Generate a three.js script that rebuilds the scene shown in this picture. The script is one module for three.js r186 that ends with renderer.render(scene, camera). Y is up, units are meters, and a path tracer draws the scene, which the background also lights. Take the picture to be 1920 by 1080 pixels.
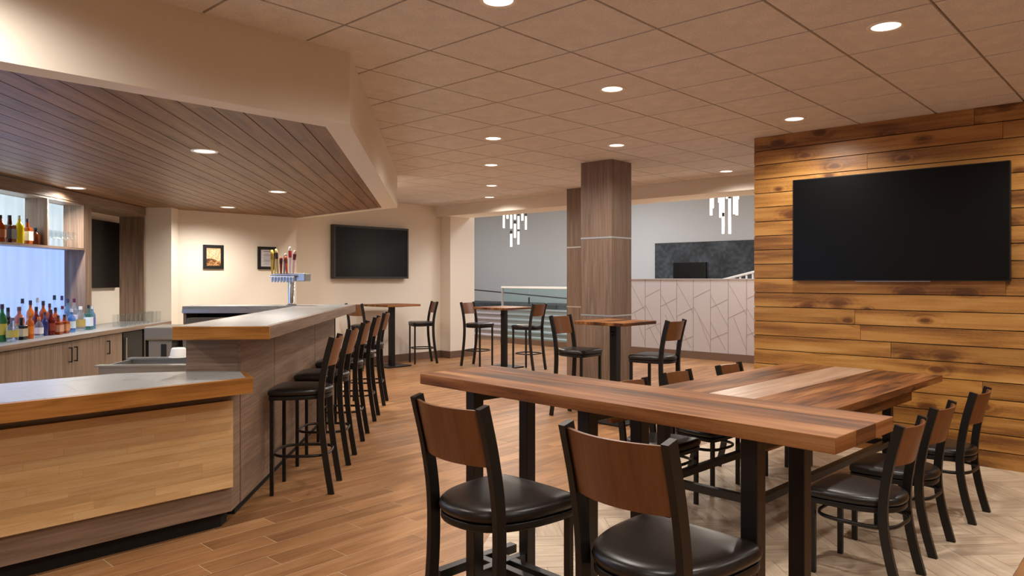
import * as THREE from 'three';
import { RoundedBoxGeometry } from 'three/addons/geometries/RoundedBoxGeometry.js';
import { mergeGeometries, toCreasedNormals } from 'three/addons/utils/BufferGeometryUtils.js';
import { RectAreaLightUniformsLib } from 'three/addons/lights/RectAreaLightUniformsLib.js';

THREE.BufferGeometry.prototype.flat0 = function () { return this.index ? this.toNonIndexed() : this; };
/* ------------------------------------------------------------------ camera, exposure, large lights */
RectAreaLightUniformsLib.init();
const scene = new THREE.Scene();
scene.background = new THREE.Color(0x05060a);
const EYE = 1.5, YAW = THREE.MathUtils.degToRad(47.1);
const camera = new THREE.PerspectiveCamera(2 * Math.atan(540 / 1366) * 180 / Math.PI, 16 / 9, 0.05, 60);
camera.position.set(0, EYE, 0);
camera.rotation.y = -YAW;
camera.setViewOffset(1920, 1080, 0, 18, 1920, 1080);
const renderer = new THREE.WebGLRenderer({ antialias: true });
renderer.toneMapping = THREE.LinearToneMapping;
renderer.toneMappingExposure = 1.0;
renderer.shadowMap.enabled = true;
const LAMP = { main: 6.9, bar: 11, lobby: 26, warm: 0xfff7ee, cool: 0xf2f5ff };

/* ------------------------------------------------------------------ plan coordinates
   b runs along +x, a runs along -z (room grid). The bar stands on a diagonal: s runs along it, t across it. */
const H_CEIL = 2.87, H_SOF = 2.427;
const DIAG = THREE.MathUtils.degToRad(43), SD = Math.sin(DIAG), CD = Math.cos(DIAG);
const D = (s, t) => [s * SD + t * CD, s * CD - t * SD];
const ST = (b, a) => [b * SD + a * CD, b * CD - a * SD];

/* ------------------------------------------------------------------ helpers */
function rng(seed) { let x = seed >>> 0; return () => { x = (x + 0x6D2B79F5) >>> 0; let r = Math.imul(x ^ (x >>> 15), 1 | x); r = (r + Math.imul(r ^ (r >>> 7), 61 | r)) ^ r; return ((r ^ (r >>> 14)) >>> 0) / 4294967296; }; }
const used = new Map();
function numbered(n) { const k = used.get(n) || 0; used.set(n, k + 1); return k ? n + '_' + String(k).padStart(3, '0') : n; }
const origin = new Map();
function tag(o, label, category, group, kind) { o.userData.label = label; o.userData.category = category; if (group) o.userData.group = group; if (kind) o.userData.kind = kind; return o; }
function mesh(name, geo, mat, parent) { const m = new THREE.Mesh(geo, mat); m.name = name; if (parent) parent.add(m); return m; }
// thing on the room grid (origin b0, a0) or on the bar's diagonal (origin s0, t0)
function thing(name, label, category, b0 = 0, a0 = 0, o = {}) {
  const g = new THREE.Group(); g.name = numbered(name); g.position.set(b0, o.y || 0, -a0); g.rotation.y = o.turn || 0;
  tag(g, label, category, o.group, o.kind); origin.set(g, o.local ? [0, 0] : [b0, a0]); scene.add(g); return g;
}
function dthing(name, label, category, s0, t0, o = {}) {
  const [b, a] = D(s0, t0); const g = thing(name, label, category, b, a, o); g.rotation.y = -DIAG + (o.turn || 0); origin.set(g, o.local ? [0, 0] : [t0, s0]); return g;
}
function grainUV(g, axis, ou = 0, ov = 0) {
  const p = g.attributes.position, n = g.attributes.normal, uv = new Float32Array(p.count * 2);
  for (let i = 0; i < p.count; i++) {
    const P = [p.getX(i), p.getY(i), p.getZ(i)], N = [Math.abs(n.getX(i)), Math.abs(n.getY(i)), Math.abs(n.getZ(i))];
    const k = N[0] > N[1] && N[0] > N[2] ? 0 : (N[1] > N[2] ? 1 : 2);
    const others = [0, 1, 2].filter((q) => q !== k);
    let u, v;
    if (others.includes(axis)) { u = P[axis]; v = P[others.find((q) => q !== axis)]; } else { u = P[others[0]] * 0.15; v = P[others[1]]; }
    uv[2 * i] = u + ou; uv[2 * i + 1] = v + ov;
  }
  g.setAttribute('uv', new THREE.BufferAttribute(uv, 2)); return g;
}
let uvSeed = rng(77);
// box in the plan coordinates of its thing: c1 = b or t, c2 = a or s
function bx(parent, name, mat, c1a, c1b, y0, y1, c2a, c2b, o = {}) {
  let top = parent; while (!origin.has(top) && top.parent) top = top.parent;
  const og = origin.get(top) || [0, 0];
  const w = c1b - c1a, h = y1 - y0, d = c2b - c2a;
  const geo = o.r ? new RoundedBoxGeometry(w, h, d, o.seg || 2, Math.min(o.r, w / 2.01, h / 2.01, d / 2.01)) : new THREE.BoxGeometry(w, h, d);
  const ax = o.grain ? 'xyz'.indexOf(o.grain) : (w >= h && w >= d ? 0 : (h >= d ? 1 : 2));
  grainUV(geo, ax, uvSeed() * 3, uvSeed() * 2);
  const m = mesh(name, geo, mat, parent);
  m.position.set((c1a + c1b) / 2 - og[0], (y0 + y1) / 2 - (top.position ? top.position.y : 0), -((c2a + c2b) / 2 - og[1]));
  if (parent !== top) m.position.sub(worldIn(parent, top));
  return m;
}
function worldIn(o, top) { const v = new THREE.Vector3(); let q = o; while (q && q !== top) { v.add(q.position); q = q.parent; } return v; }
// upright prism over a convex plan polygon [[b, a], ...]; grain runs along angle g (from +b towards +a)
function prism(poly, y0, y1, g = 0, ou = 0, ov = 0) {
  let A = 0; for (let i = 0; i < poly.length; i++) { const [x, y] = poly[i], [X, Y] = poly[(i + 1) % poly.length]; A += x * Y - X * y; }
  const P = A > 0 ? poly : poly.slice().reverse();
  const pos = [], nor = [], uv = [], c = Math.cos(g), s = Math.sin(g);
  const put = (q, y, n, u, v) => { pos.push(q[0], y, -q[1]); nor.push(...n); uv.push(u, v); };
  const U = (q) => q[0] * c + q[1] * s + ou, V = (q) => -q[0] * s + q[1] * c + ov;
  for (let i = 1; i < P.length - 1; i++) {
    for (const q of [P[0], P[i], P[i + 1]]) put(q, y1, [0, 1, 0], U(q), V(q));
    for (const q of [P[0], P[i + 1], P[i]]) put(q, y0, [0, -1, 0], U(q), V(q));
  }
  for (let i = 0; i < P.length; i++) {
    const p = P[i], q = P[(i + 1) % P.length], dx = q[0] - p[0], dy = q[1] - p[1], L = Math.hypot(dx, dy) || 1, n = [dy / L, 0, dx / L];
    const up = U(p), uq = Math.abs(U(q) - up) > 0.3 * L ? U(q) : up + L;
    for (const [w, y, uu] of [[p, y0, up], [q, y0, uq], [q, y1, uq], [p, y0, up], [q, y1, uq], [p, y1, up]]) put(w, y, n, uu, y + ov);
  }
  const geo = new THREE.BufferGeometry();
  geo.setAttribute('position', new THREE.Float32BufferAttribute(pos, 3)); geo.setAttribute('normal', new THREE.Float32BufferAttribute(nor, 3)); geo.setAttribute('uv', new THREE.Float32BufferAttribute(uv, 2));
  return geo;
}
// the same, but centred on its own middle: returns a placed mesh
function slab(name, poly, y0, y1, mat, parent, g = 0, ou = 0, ov = 0) {
  let cx = 0, cy = 0; for (const p of poly) { cx += p[0] / poly.length; cy += p[1] / poly.length; }
  const m = mesh(name, prism(poly.map((p) => [p[0] - cx, p[1] - cy]), 0, y1 - y0, g, ou, ov), mat, parent);
  const pp = parent && parent.position ? parent.position : new THREE.Vector3();
  m.position.set(cx - pp.x, y0 - pp.y, -cy - pp.z); return m;
}
function clip(poly, clipper) {           // Sutherland-Hodgman, convex clipper, counter-clockwise
  let out = poly;
  for (let i = 0; i < clipper.length && out.length; i++) {
    const [ax, ay] = clipper[i], [bx2, by] = clipper[(i + 1) % clipper.length];
    const side = (p) => (bx2 - ax) * (p[1] - ay) - (by - ay) * (p[0] - ax);
    const inp = out; out = [];
    for (let k = 0; k < inp.length; k++) {
      const p = inp[k], q = inp[(k + 1) % inp.length], sp = side(p), sq = side(q);
      if (sp >= 0) out.push(p);
      if ((sp > 1e-9 && sq < -1e-9) || (sp < -1e-9 && sq > 1e-9)) { const f = sp / (sp - sq); out.push([p[0] + (q[0] - p[0]) * f, p[1] + (q[1] - p[1]) * f]); }
    }
  }
  return out;
}
const area = (P) => { let A = 0; for (let i = 0; i < P.length; i++) { const [x, y] = P[i], [X, Y] = P[(i + 1) % P.length]; A += x * Y - X * y; } return Math.abs(A) / 2; };
function inView(b, a, y, pad = 60) {    // how large a floor or ceiling piece shows in the photograph (0 outside the frame)
  const d = b * Math.sin(YAW) + a * Math.cos(YAW), r = b * Math.cos(YAW) - a * Math.sin(YAW);
  if (d < 0.4) return 0;
  const px = 960 + 1366 * r / d, py = 522 - 1366 * (y - EYE) / d;
  return px > -pad && px < 1920 + pad && py > -pad && py < 1080 + pad ? 1 / d : 0;
}
// pieces: 300 largest in view are parts of their own, the others one joined part
function layPieces(parent, name, pieces, y0, y1, mats) {
  pieces.sort((p, q) => q.w - p.w);
  const rest = new Map();
  pieces.forEach((p, i) => {
    if (i < 295 && p.w > 0) slab(numbered(parent.name + ':' + name).split(':')[1], p.poly, y0, y1 + (p.dy || 0), mats[p.m], parent, p.g, p.ou, p.ov);
    else { if (!rest.has(p.m)) rest.set(p.m, []); const pp = parent.position; rest.get(p.m).push(prism(p.poly, y0, y1, p.g, p.ou, p.ov).translate(-pp.x, -pp.y, -pp.z)); }
  });
  for (const [m, list] of rest) { const r = mesh(name + '_field', mergeGeometries(list), mats[m], parent); r.userData.kind = 'stuff'; }
}

/* ------------------------------------------------------------------ procedural textures */
function lattice(px, py, seed) { const r = rng(seed), v = new Float32Array(px * py); for (let i = 0; i < v.length; i++) v[i] = r(); return { px, py, v }; }
function sample(L, x, y) {
  const xi = Math.floor(x), yi = Math.floor(y), fx = x - xi, fy = y - yi, u = fx * fx * (3 - 2 * fx), w = fy * fy * (3 - 2 * fy);
  const x0 = ((xi % L.px) + L.px) % L.px, x1 = (x0 + 1) % L.px, y0 = ((yi % L.py) + L.py) % L.py, y1 = (y0 + 1) % L.py;
  return (L.v[y0 * L.px + x0] * (1 - u) + L.v[y0 * L.px + x1] * u) * (1 - w) + (L.v[y1 * L.px + x0] * (1 - u) + L.v[y1 * L.px + x1] * u) * w;
}
const hex = (h) => [(h >> 16) & 255, (h >> 8) & 255, h & 255];
function dataTex(w, h, data, srgb = true) {
  const t = new THREE.DataTexture(data, w, h, THREE.RGBAFormat); t.wrapS = t.wrapT = THREE.RepeatWrapping; t.magFilter = THREE.LinearFilter; t.minFilter = THREE.LinearMipmapLinearFilter; t.generateMipmaps = true;
  if (srgb) t.colorSpace = THREE.SRGBColorSpace; t.needsUpdate = true; return t;
}
// wood: grain along u; the tile covers lenU x lenV metres
function wood(seed, o) {
  const W = 1024, Hh = 512, data = new Uint8Array(W * Hh * 4), r = rng(seed * 31 + 5);
  const c = [hex(o.dark), hex(o.mid), hex(o.light)];
  const A = lattice(4, 16, seed), B = lattice(10, 64, seed + 1), C = lattice(24, 256, seed + 2), Wp = lattice(5, 7, seed + 3), F = lattice(256, 256, seed + 4);
  const knots = []; for (let k = 0; k < (o.knots || 0); k++) knots.push([r(), r(), 0.012 + 0.02 * r()]);
  for (let y = 0; y < Hh; y++) for (let x = 0; x < W; x++) {
    const u = x / W, v = y / Hh; let warp = sample(Wp, u * 5, v * 7) * 1.4 + 0.5 * sample(A, u * 4, v * 16), kd = 0, ph = 0;
    for (const [ku, kv, kr] of knots) {
      let du = Math.abs(u - ku); du = Math.min(du, 1 - du) * (o.lenU || 2); let dv = Math.abs(v - kv); dv = Math.min(dv, 1 - dv) * (o.lenV || 1);
      const q = Math.hypot(du * 0.5, dv) / kr;
      if (q < 6) { ph += 1.1 * Math.exp(-q * q * 0.25); kd = Math.max(kd, Math.exp(-q * q * 1.8) * 0.9 + 0.3 * Math.exp(-q * q * 0.13) * (0.75 + 0.25 * Math.sin(q * 7))); }
    }
    const ringv = 0.5 + 0.5 * Math.sin(6.2832 * ((o.rings || 14) * v + warp * (o.warp || 1.6) + ph));
    let t = 0.5 + (sample(A, u * 4, v * 16) - 0.5) * (o.broad ?? 0.7) + (sample(B, u * 10, v * 64) - 0.5) * (o.streak ?? 0.6) + (sample(C, u * 24, v * 256) - 0.5) * (o.fine ?? 0.5) + (ringv - 0.5) * (o.ring ?? 0.35) + (sample(F, u * 256, v * 256) - 0.5) * 0.12 - kd * 1.1;
    t = 0.5 + (t - 0.5) * (o.con ?? 1); t = Math.min(1, Math.max(0, t));
    const i = (y * W + x) * 4, f = t < 0.5 ? t * 2 : t * 2 - 1, p = t < 0.5 ? c[0] : c[1], q = t < 0.5 ? c[1] : c[2];
    for (let k = 0; k < 3; k++) data[i + k] = p[k] + (q[k] - p[k]) * f;
    data[i + 3] = 255;
  }
  const tex = dataTex(W, Hh, data); tex.repeat.set(1 / (o.lenU || 2), 1 / (o.lenV || 1)); return tex;
}
function speckle(seed, base, spread, cells, size, o = {}) {
  const N = 512, data = new Uint8Array(N * N * 4), c = hex(base), L = lattice(cells, cells, seed), M = lattice(Math.max(4, cells >> 4), Math.max(4, cells >> 4), seed + 9), V = lattice(6, 6, seed + 12);
  for (let y = 0; y < N; y++) for (let x = 0; x < N; x++) {
    const u = x / N, v = y / N; let d = (sample(L, u * cells, v * cells) - 0.5) * spread + (sample(M, u * M.px, v * M.py) - 0.5) * spread * (o.coarse ?? 0.5);
    if (o.vein) { const q = Math.abs(sample(V, u * 6, v * 6) + 0.25 * sample(M, u * M.px, v * M.py) - 0.62); d -= o.vein * Math.exp(-q * 55); }
    const i = (y * N + x) * 4; for (let k = 0; k < 3; k++) data[i + k] = Math.max(0, Math.min(255, c[k] + d)); data[i + 3] = 255;
  }
  const t = dataTex(N, N, data, !o.linear); t.repeat.set(1 / size, 1 / size); return t;
}
function canvasTex(w, h, draw) { const c = document.createElement('canvas'); c.width = w; c.height = h; draw(c.getContext('2d'), w, h); const t = new THREE.CanvasTexture(c); t.colorSpace = THREE.SRGBColorSpace; return t; }

const std = (o) => new THREE.MeshStandardMaterial(o), phy = (o) => new THREE.MeshPhysicalMaterial(o);
const T = {
  pine: wood(11, { dark: 0x6a3f19, mid: 0xb8823f, light: 0xd6a864, knots: 24, rings: 7, ring: 0.2, warp: 1.1, broad: 0.9, streak: 0.35, fine: 0.25, con: 0.8, lenU: 3.4, lenV: 1.3 }),
  table: wood(23, { dark: 0x4d2d15, mid: 0x945b2d, light: 0xbd8854, rings: 9, ring: 0.1, broad: 1.0, streak: 0.6, fine: 0.3, knots: 3, con: 0.75, lenU: 2.4, lenV: 1.0 }),
  pale: wood(29, { dark: 0x8c7058, mid: 0xa68770, light: 0xb99c84, rings: 8, ring: 0.1, con: 0.7, lenU: 2.0, lenV: 0.8 }),
  floor: wood(37, { dark: 0x7a5233, mid: 0xa37449, light: 0xbf9066, rings: 9, ring: 0.12, broad: 0.8, streak: 0.5, fine: 0.3, con: 0.7, lenU: 2.2, lenV: 1.1 }),
  herring: wood(41, { dark: 0xa48d76, mid: 0xc6b198, light: 0xd9c8b0, rings: 9, ring: 0.15, broad: 0.7, streak: 0.5, fine: 0.3, con: 0.65, lenU: 1.6, lenV: 0.8 }),
  laminate: wood(43, { dark: 0x735c4a, mid: 0x8c7360, light: 0xa08874, rings: 20, ring: 0.06, broad: 0.5, streak: 0.8, fine: 0.4, warp: 0.5, con: 0.75, lenU: 2.5, lenV: 0.7 }),
  maple: wood(47, { dark: 0xc0935a, mid: 0xd8b27e, light: 0xe8c898, rings: 8, ring: 0.12, broad: 0.6, streak: 0.4, fine: 0.25, con: 0.6, lenU: 1.6, lenV: 0.6 }),
  oak: wood(53, { dark: 0x744516, mid: 0xa06a2c, light: 0xb98245, rings: 5, ring: 0.3, warp: 2.0, broad: 0.6, streak: 0.4, fine: 0.3, con: 0.75, lenU: 1.8, lenV: 0.4 }),
  plankCeil: wood(59, { dark: 0x5f3f25, mid: 0x916743, light: 0xae855c, rings: 9, ring: 0.12, broad: 0.8, streak: 0.45, fine: 0.25, knots: 3, con: 0.7, lenU: 3.0, lenV: 1.0 }),
  walnut: wood(61, { dark: 0x53301a, mid: 0x6e4324, light: 0x82542f, rings: 7, ring: 0.1, broad: 0.4, streak: 0.4, fine: 0.2, con: 0.6, lenU: 0.8, lenV: 0.4 }),
};
T.tile = speckle(3, 0xdfdbd8, 22, 128, 0.6); T.tileB = speckle(4, 0x808080, 200, 160, 0.6, { linear: true });
T.quartz = speckle(5, 0x9c9c9b, 10, 64, 1.2, { vein: 26 });
T.plaster = speckle(6, 0x808080, 60, 128, 0.8, { linear: true });
T.slate = speckle(8, 0x3b4145, 34, 32, 2.0, { coarse: 2.0 });

const tint = (map, k, o) => std({ map, color: new THREE.Color(k, k, k), ...o });
const M = {
  wall: std({ color: 0xe9dfcf, roughness: 0.92, bumpMap: T.plaster, bumpScale: 0.0004 }),
  soffit: std({ color: 0xe2d9ca, roughness: 0.9, bumpMap: T.plaster, bumpScale: 0.0004 }),
  lobby: std({ color: 0xcfcfcc, roughness: 0.92 }),
  lobbyCeil: std({ color: 0xd8d8d4, roughness: 0.95 }),
  tile: std({ map: T.tile, roughness: 0.96, bumpMap: T.tileB, bumpScale: 0.0006 }),
  grid: std({ color: 0x9c8f84, roughness: 0.8 }),
  grout: std({ color: 0xd2be9c, roughness: 0.9 }), grout2: std({ color: 0xb8a68e, roughness: 0.9 }),
  pine: [0.96, 0.9, 0.85, 0.78, 0.93].map((k) => tint(T.pine, k, { roughness: 0.42 })),
  floor: [1, 0.94, 0.88, 0.81, 0.97].map((k) => tint(T.floor, k, { roughness: 0.42 })),
  herring: [1, 0.985, 0.97, 0.95].map((k) => tint(T.herring, k, { roughness: 0.5 })),
  plank: [0.8, 0.74, 0.67, 0.77].map((k) => tint(T.plankCeil, k, { roughness: 0.48 })),
  maple: [1, 0.95, 0.9, 0.97, 0.86].map((k) => tint(T.maple, k, { roughness: 0.45 })),
  table: [0.78, 0.7, 0.62].map((k) => phy({ map: T.table, color: new THREE.Color(k, k, k), roughness: 0.55, specularIntensity: 0.55 })),
  pale: tint(T.pale, 1, { roughness: 0.4 }),
  laminate: tint(T.laminate, 0.84, { roughness: 0.5 }),
  oak: tint(T.oak, 0.95, { roughness: 0.35 }), walnut: phy({ map: T.walnut, roughness: 0.34, clearcoat: 0.25, clearcoatRoughness: 0.3 }),
  quartz: phy({ map: T.quartz, roughness: 0.28, specularIntensity: 0.6 }),
  black: std({ color: 0x0c0b0b, roughness: 0.6 }), toe: std({ color: 0x0d0b0a, roughness: 0.8 }),
  iron: std({ color: 0x1b1816, roughness: 0.38, metalness: 0.25 }), vinyl: std({ color: 0x17120f, roughness: 0.34 }),
  steel: std({ color: 0xb4b4b0, roughness: 0.3, metalness: 0.9 }), brushed: std({ color: 0xc8c6c0, roughness: 0.36, metalness: 0.75 }), chrome: std({ color: 0xd8dce0, roughness: 0.12, metalness: 1 }),
  screen: phy({ color: 0x0a0b0c, roughness: 0.3, specularIntensity: 0.4 }), bezel: std({ color: 0x0a0a0a, roughness: 0.35 }), bezelG: std({ color: 0x2a2724, roughness: 0.4 }),
  white: std({ color: 0xe8e4dc, roughness: 0.6 }), base: std({ color: 0x6e5442, roughness: 0.6 }),
  glass: phy({ color: 0xe9f6f6, transmission: 1, thickness: 0, roughness: 0.03, ior: 1.45 }), clear: phy({ color: 0xf4f6f6, transmission: 1, thickness: 0, roughness: 0.04, ior: 1.45 }),
  slate: std({ map: T.slate, roughness: 0.6 }), panelW: std({ color: 0xbab2b0, roughness: 0.7 }), inlay: std({ color: 0xa3968f, roughness: 0.6 }),
  greySteel: std({ color: 0x8d867c, roughness: 0.5, metalness: 0.4 }), rim: std({ color: 0xf2ede4, roughness: 0.6 }),
};
const lens = std({ color: 0xffffff, emissive: 0xfff0dc, emissiveIntensity: 3.0 });

/* ------------------------------------------------------------------ floor */
const floor = thing('floor', 'brown wood-look plank floor with an inset of pale herringbone', 'floor', 0, 0, { kind: 'structure' });
bx(floor, 'screed', M.grout, -3.4, 16.4, -0.12, -0.0012, -3.7, 18.4);
const PALE = [[2.25, 0.65], [6.8, 0.65], [6.8, 3.2], [3.36, 3.2], [2.25, 2.5]];
const inside = (poly, P) => poly.every((p) => { for (let i = 0; i < P.length; i++) { const [x, y] = P[i], [X, Y] = P[(i + 1) % P.length]; if ((X - x) * (p[1] - y) - (Y - y) * (p[0] - x) < 0) return false; } return true; });
{
  const r = rng(5), list = [], w = 0.152, L = 0.915, g = 0.005;
  const BACKBAR = (b, a) => ST(b, a)[1] < -4.5, LOWBACK = (b, a) => a > 4.8 && ST(b, a)[1] < -1.8 && b < 6;
  for (let k = 0, a0 = -3.5; a0 < 17.9; k++, a0 += w) for (let b0 = -3.2 - [0, 0.33, 0.66, 0.17, 0.5][k % 5] * L - 0.01; b0 < 16; b0 += L) {
    const poly = clip([[b0 + g / 2, a0 + g / 2], [b0 + L - g / 2, a0 + g / 2], [b0 + L - g / 2, a0 + w - g / 2], [b0 + g / 2, a0 + w - g / 2]], [[-3.2, -3.5], [16, -3.5], [16, 18], [-3.2, 18]]);
    const cb = b0 + L / 2, ca = a0 + w / 2;
    if (poly.length < 3 || area(poly) < 0.004 || inside(poly, PALE) || BACKBAR(cb, ca) || LOWBACK(cb, ca)) { r(); continue; }
    if (cb > 7.2 && ca < 1.6) continue;
    const hid = ca > 4.3 && ST(cb, ca)[1] < -1.5;
    list.push({ poly, w: hid ? 0 : inView(cb, ca, 0), m: Math.floor(r() * 5), g: 0, ou: r() * 7, ov: r() * 5 });
  }
  layPieces(floor, 'plank', list, -0.0012, 0, M.floor);
  const hb = slab('herringbone_bed', PALE, -0.001, 0.0012, M.grout2, floor);
  // herringbone blocks laid along the diagonal
  const Lh = 0.6, wh = 0.15, e = 0.0035, blocks = [];
  const put = (x0, y0, x1, y1, along) => {
    const q = [[x0 + e / 2, y0 + e / 2], [x1 - e / 2, y0 + e / 2], [x1 - e / 2, y1 - e / 2], [x0 + e / 2, y1 - e / 2]].map(([s, t]) => D(s, -t));
    let P = q; let A = 0; for (let i = 0; i < 4; i++) A += P[i][0] * P[(i + 1) % 4][1] - P[(i + 1) % 4][0] * P[i][1]; if (A < 0) P = P.slice().reverse();
    const c = clip(P, PALE); if (c.length < 3 || area(c) < 0.0015) return;
    const mid = c.reduce((m, p) => [m[0] + p[0] / c.length, m[1] + p[1] / c.length], [0, 0]);
    blocks.push({ poly: c, w: inView(mid[0], mid[1], 0), m: Math.floor(r() * 4), g: Math.PI / 2 - DIAG + (along ? 0 : Math.PI / 2), ou: r() * 5, ov: r() * 5 });
  };
  for (let i = -60; i < 60; i++) for (let j = -14; j < 14; j++) {
    const x = i * wh + j * Lh, y = i * wh - j * Lh;         // stair of L-shaped pairs
    if (Math.abs(x) > 9 || Math.abs(y) > 9) continue;
    put(x, y, x + Lh, y + wh, true); put(x, y + wh, x + wh, y + wh + Lh, false);
  }
  layPieces(floor, 'herringbone_block', blocks, 0.0012, 0.004, M.herring);
}

/* ------------------------------------------------------------------ main ceiling: lay-in tiles */
const ceiling = thing('ceiling', 'off-white lay-in tile ceiling above the seating area', 'ceiling', 0, 0, { kind: 'structure' });
ceiling.position.y = 0;
bx(ceiling, 'ceiling_grid', M.grid, -3.4, 9.75, H_CEIL + 0.006, H_CEIL + 0.1, -3.7, 10.7);
{
  const r = rng(9), list = [], p = 0.6, g = 0.016, list0 = [[-3.2, -3.5], [9.13, -3.5], [9.13, 10.45], [-3.2, 10.45]];
  for (let i = -12; i < 14; i++) for (let j = -12; j < 16; j++) {
    const b0 = 2.86 + i * p, a0 = 2.73 + j * p;
    const poly = clip([[b0 + g / 2, a0 + g / 2], [b0 + p - g / 2, a0 + g / 2], [b0 + p - g / 2, a0 + p - g / 2], [b0 + g / 2, a0 + p - g / 2]], list0);
    if (poly.length < 3 || area(poly) < 0.004) continue;
    const cb = b0 + p / 2, ca = a0 + p / 2, [, ct] = ST(cb, ca);
    if (ct < -1.1 && ca > 4.2 && cb < 5.8) continue;            // above the bar soffit
    if (cb > 7.3 && ca < 1.6) continue;
    list.push({ poly, w: inView(cb, ca, H_CEIL, 200), m: 0, g: 0, ou: Math.floor(r() * 9) * 0.07, ov: Math.floor(r() * 9) * 0.07 });
  }
  layPieces(ceiling, 'ceiling_tile', list, H_CEIL - 0.006, H_CEIL + 0.006, [M.tile]);
}

/* ------------------------------------------------------------------ walls */
const wallT = (name, label) => thing(name, label, 'wall', 0, 0, { kind: 'structure' });
const wr = wallT('wall_right', 'partition clad in knotty orange pine boards behind the big television');
bx(wr, 'partition', M.black, 6.822, 7.02, 0, H_CEIL, -3.5, 3.1);
{
  const r = rng(21), hgt = 0.1366, rows = 21;
  for (let k = 0; k < rows; k++) {
    const y0 = k * hgt, y1 = y0 + hgt - 0.006; let cuts = [3.1];
    let c = 3.1 - 0.9 - r() * 3.2; while (c > -3.2) { cuts.push(c); c -= 2.4 + r() * 1.2; } cuts.push(-3.5);
    for (let i = 0; i + 1 < cuts.length; i++) {
      const off = 0.0035 * r();
      bx(wr, 'board', M.pine[Math.floor(r() * 5)], 6.797 - off, 6.822, y0 + 0.001, y1, cuts[i + 1] + 0.0015, cuts[i] - 0.0015, { grain: 'z' });
    }
  }
}
const wb = wallT('wall_back', 'beige painted wall carrying the framed television beyond the bar');
bx(wb, 'plaster', M.wall, 5.85, 9.24, 0, H_CEIL, 10.45, 10.65);
const pier = wallT('wall_pier', 'beige wall pier at the end of the lobby opening');
bx(pier, 'plaster', M.wall, 9.24, 9.87, 0, 3.8, 10.17, 18);
const wp = wallT('wall_pictures', 'beige painted wall behind the bar with two small framed pictures');
bx(wp, 'plaster', M.wall, 3.95, 5.95, 0, H_CEIL, 10.06, 10.65);
const wd = dthing('wall_bar', 'wall behind the back bar with a narrow beige return', 'wall', 0, 0, { kind: 'structure' });
bx(wd, 'plaster', M.wall, -4.75, -4.44, 0, H_CEIL, 0.1, 9.9);
bx(wd, 'return', M.wall, -4.75, -3.8, 0, H_CEIL, 9.92, 10.15);
const wl = wallT('wall_left', 'beige side wall beside the low bar'); bx(wl, 'plaster', M.wall, -3.4, -3.2, 0, H_CEIL, -3.5, 3.5);
const wf = wallT('wall_front', 'beige wall closing the seating area'); bx(wf, 'plaster', M.wall, -3.4, 7.02, 0, H_CEIL, -3.7, -3.5);
const ws = wallT('wall_side', 'pale wall closing the lobby behind the pine partition'); bx(ws, 'plaster', M.lobby, 7.02, 16.2, 0, 3.8, 1.4, 1.6);
const wlob = wallT('wall_lobby', 'tall grey-blue painted wall at the far side of the lobby');
bx(wlob, 'plaster', M.lobby, 16.0, 16.2, 0, 3.8, 1.4, 18.2);
const wl2 = wallT('wall_lobby_end', 'grey-blue painted end wall of the lobby'); bx(wl2, 'plaster', M.lobby, 9.24, 16.2, 0, 3.8, 18, 18.2);
const cl2 = thing('ceiling_lobby', 'high plain ceiling of the lobby', 'ceiling', 0, 0, { kind: 'structure' }); bx(cl2, 'plaster', M.lobbyCeil, 9.13, 16.2, 3.8, 3.95, 1.4, 18.2);
const header = thing('trim_1', 'beige dropped header between the tile ceiling and the lobby', 'header', 0, 0, { kind: 'structure' });
bx(header, 'plaster', M.wall, 9.13, 9.75, 2.665, 3.8, 1.6, 10.45);
const bbs = thing('baseboard_back', 'brown wood baseboard along the television wall and the pier', 'baseboard', 0, 0, { kind: 'structure' });
bx(bbs, 'board', M.base, 5.97, 9.22, 0, 0.13, 10.43, 10.45, { grain: 'x' });
bx(bbs, 'board', M.base, 9.22, 9.24, 0, 0.13, 10.15, 10.45, { grain: 'z' });
bx(bbs, 'board', M.base, 9.24, 9.88, 0, 0.13, 10.15, 10.17, { grain: 'x' });

/* ------------------------------------------------------------------ bar soffit with plank ceiling */
const soffit = thing('soffit', 'beige dropped soffit over the bar with a brown plank underside', 'soffit', 0, 0, { kind: 'structure' });
const IN = [[-2.02, 3.87], [2.49, 3.87], [5.86, 7.78], [5.95, 10.06], [3.72, 10.06]];
slab('fascia', [[-3.2, 3.716], [2.56, 3.716], [2.49, 3.87], [-3.2, 3.87]], H_SOF, H_CEIL, M.soffit, soffit);
slab('fascia', [[2.56, 3.716], [5.97, 7.6], [5.86, 7.78], [2.49, 3.87]], H_SOF, H_CEIL, M.soffit, soffit);
slab('fascia', [[5.97, 7.6], [6.08, 10.45], [5.95, 10.06], [5.86, 7.78]], H_SOF, H_CEIL, M.soffit, soffit);
slab('backing', [[-3.2, 3.87], [2.49, 3.87], [5.86, 7.78], [5.95, 10.06], [3.72, 10.06], [-3.2, 3.9]], H_SOF + 0.03, H_SOF + 0.1, M.black, soffit);
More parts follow.
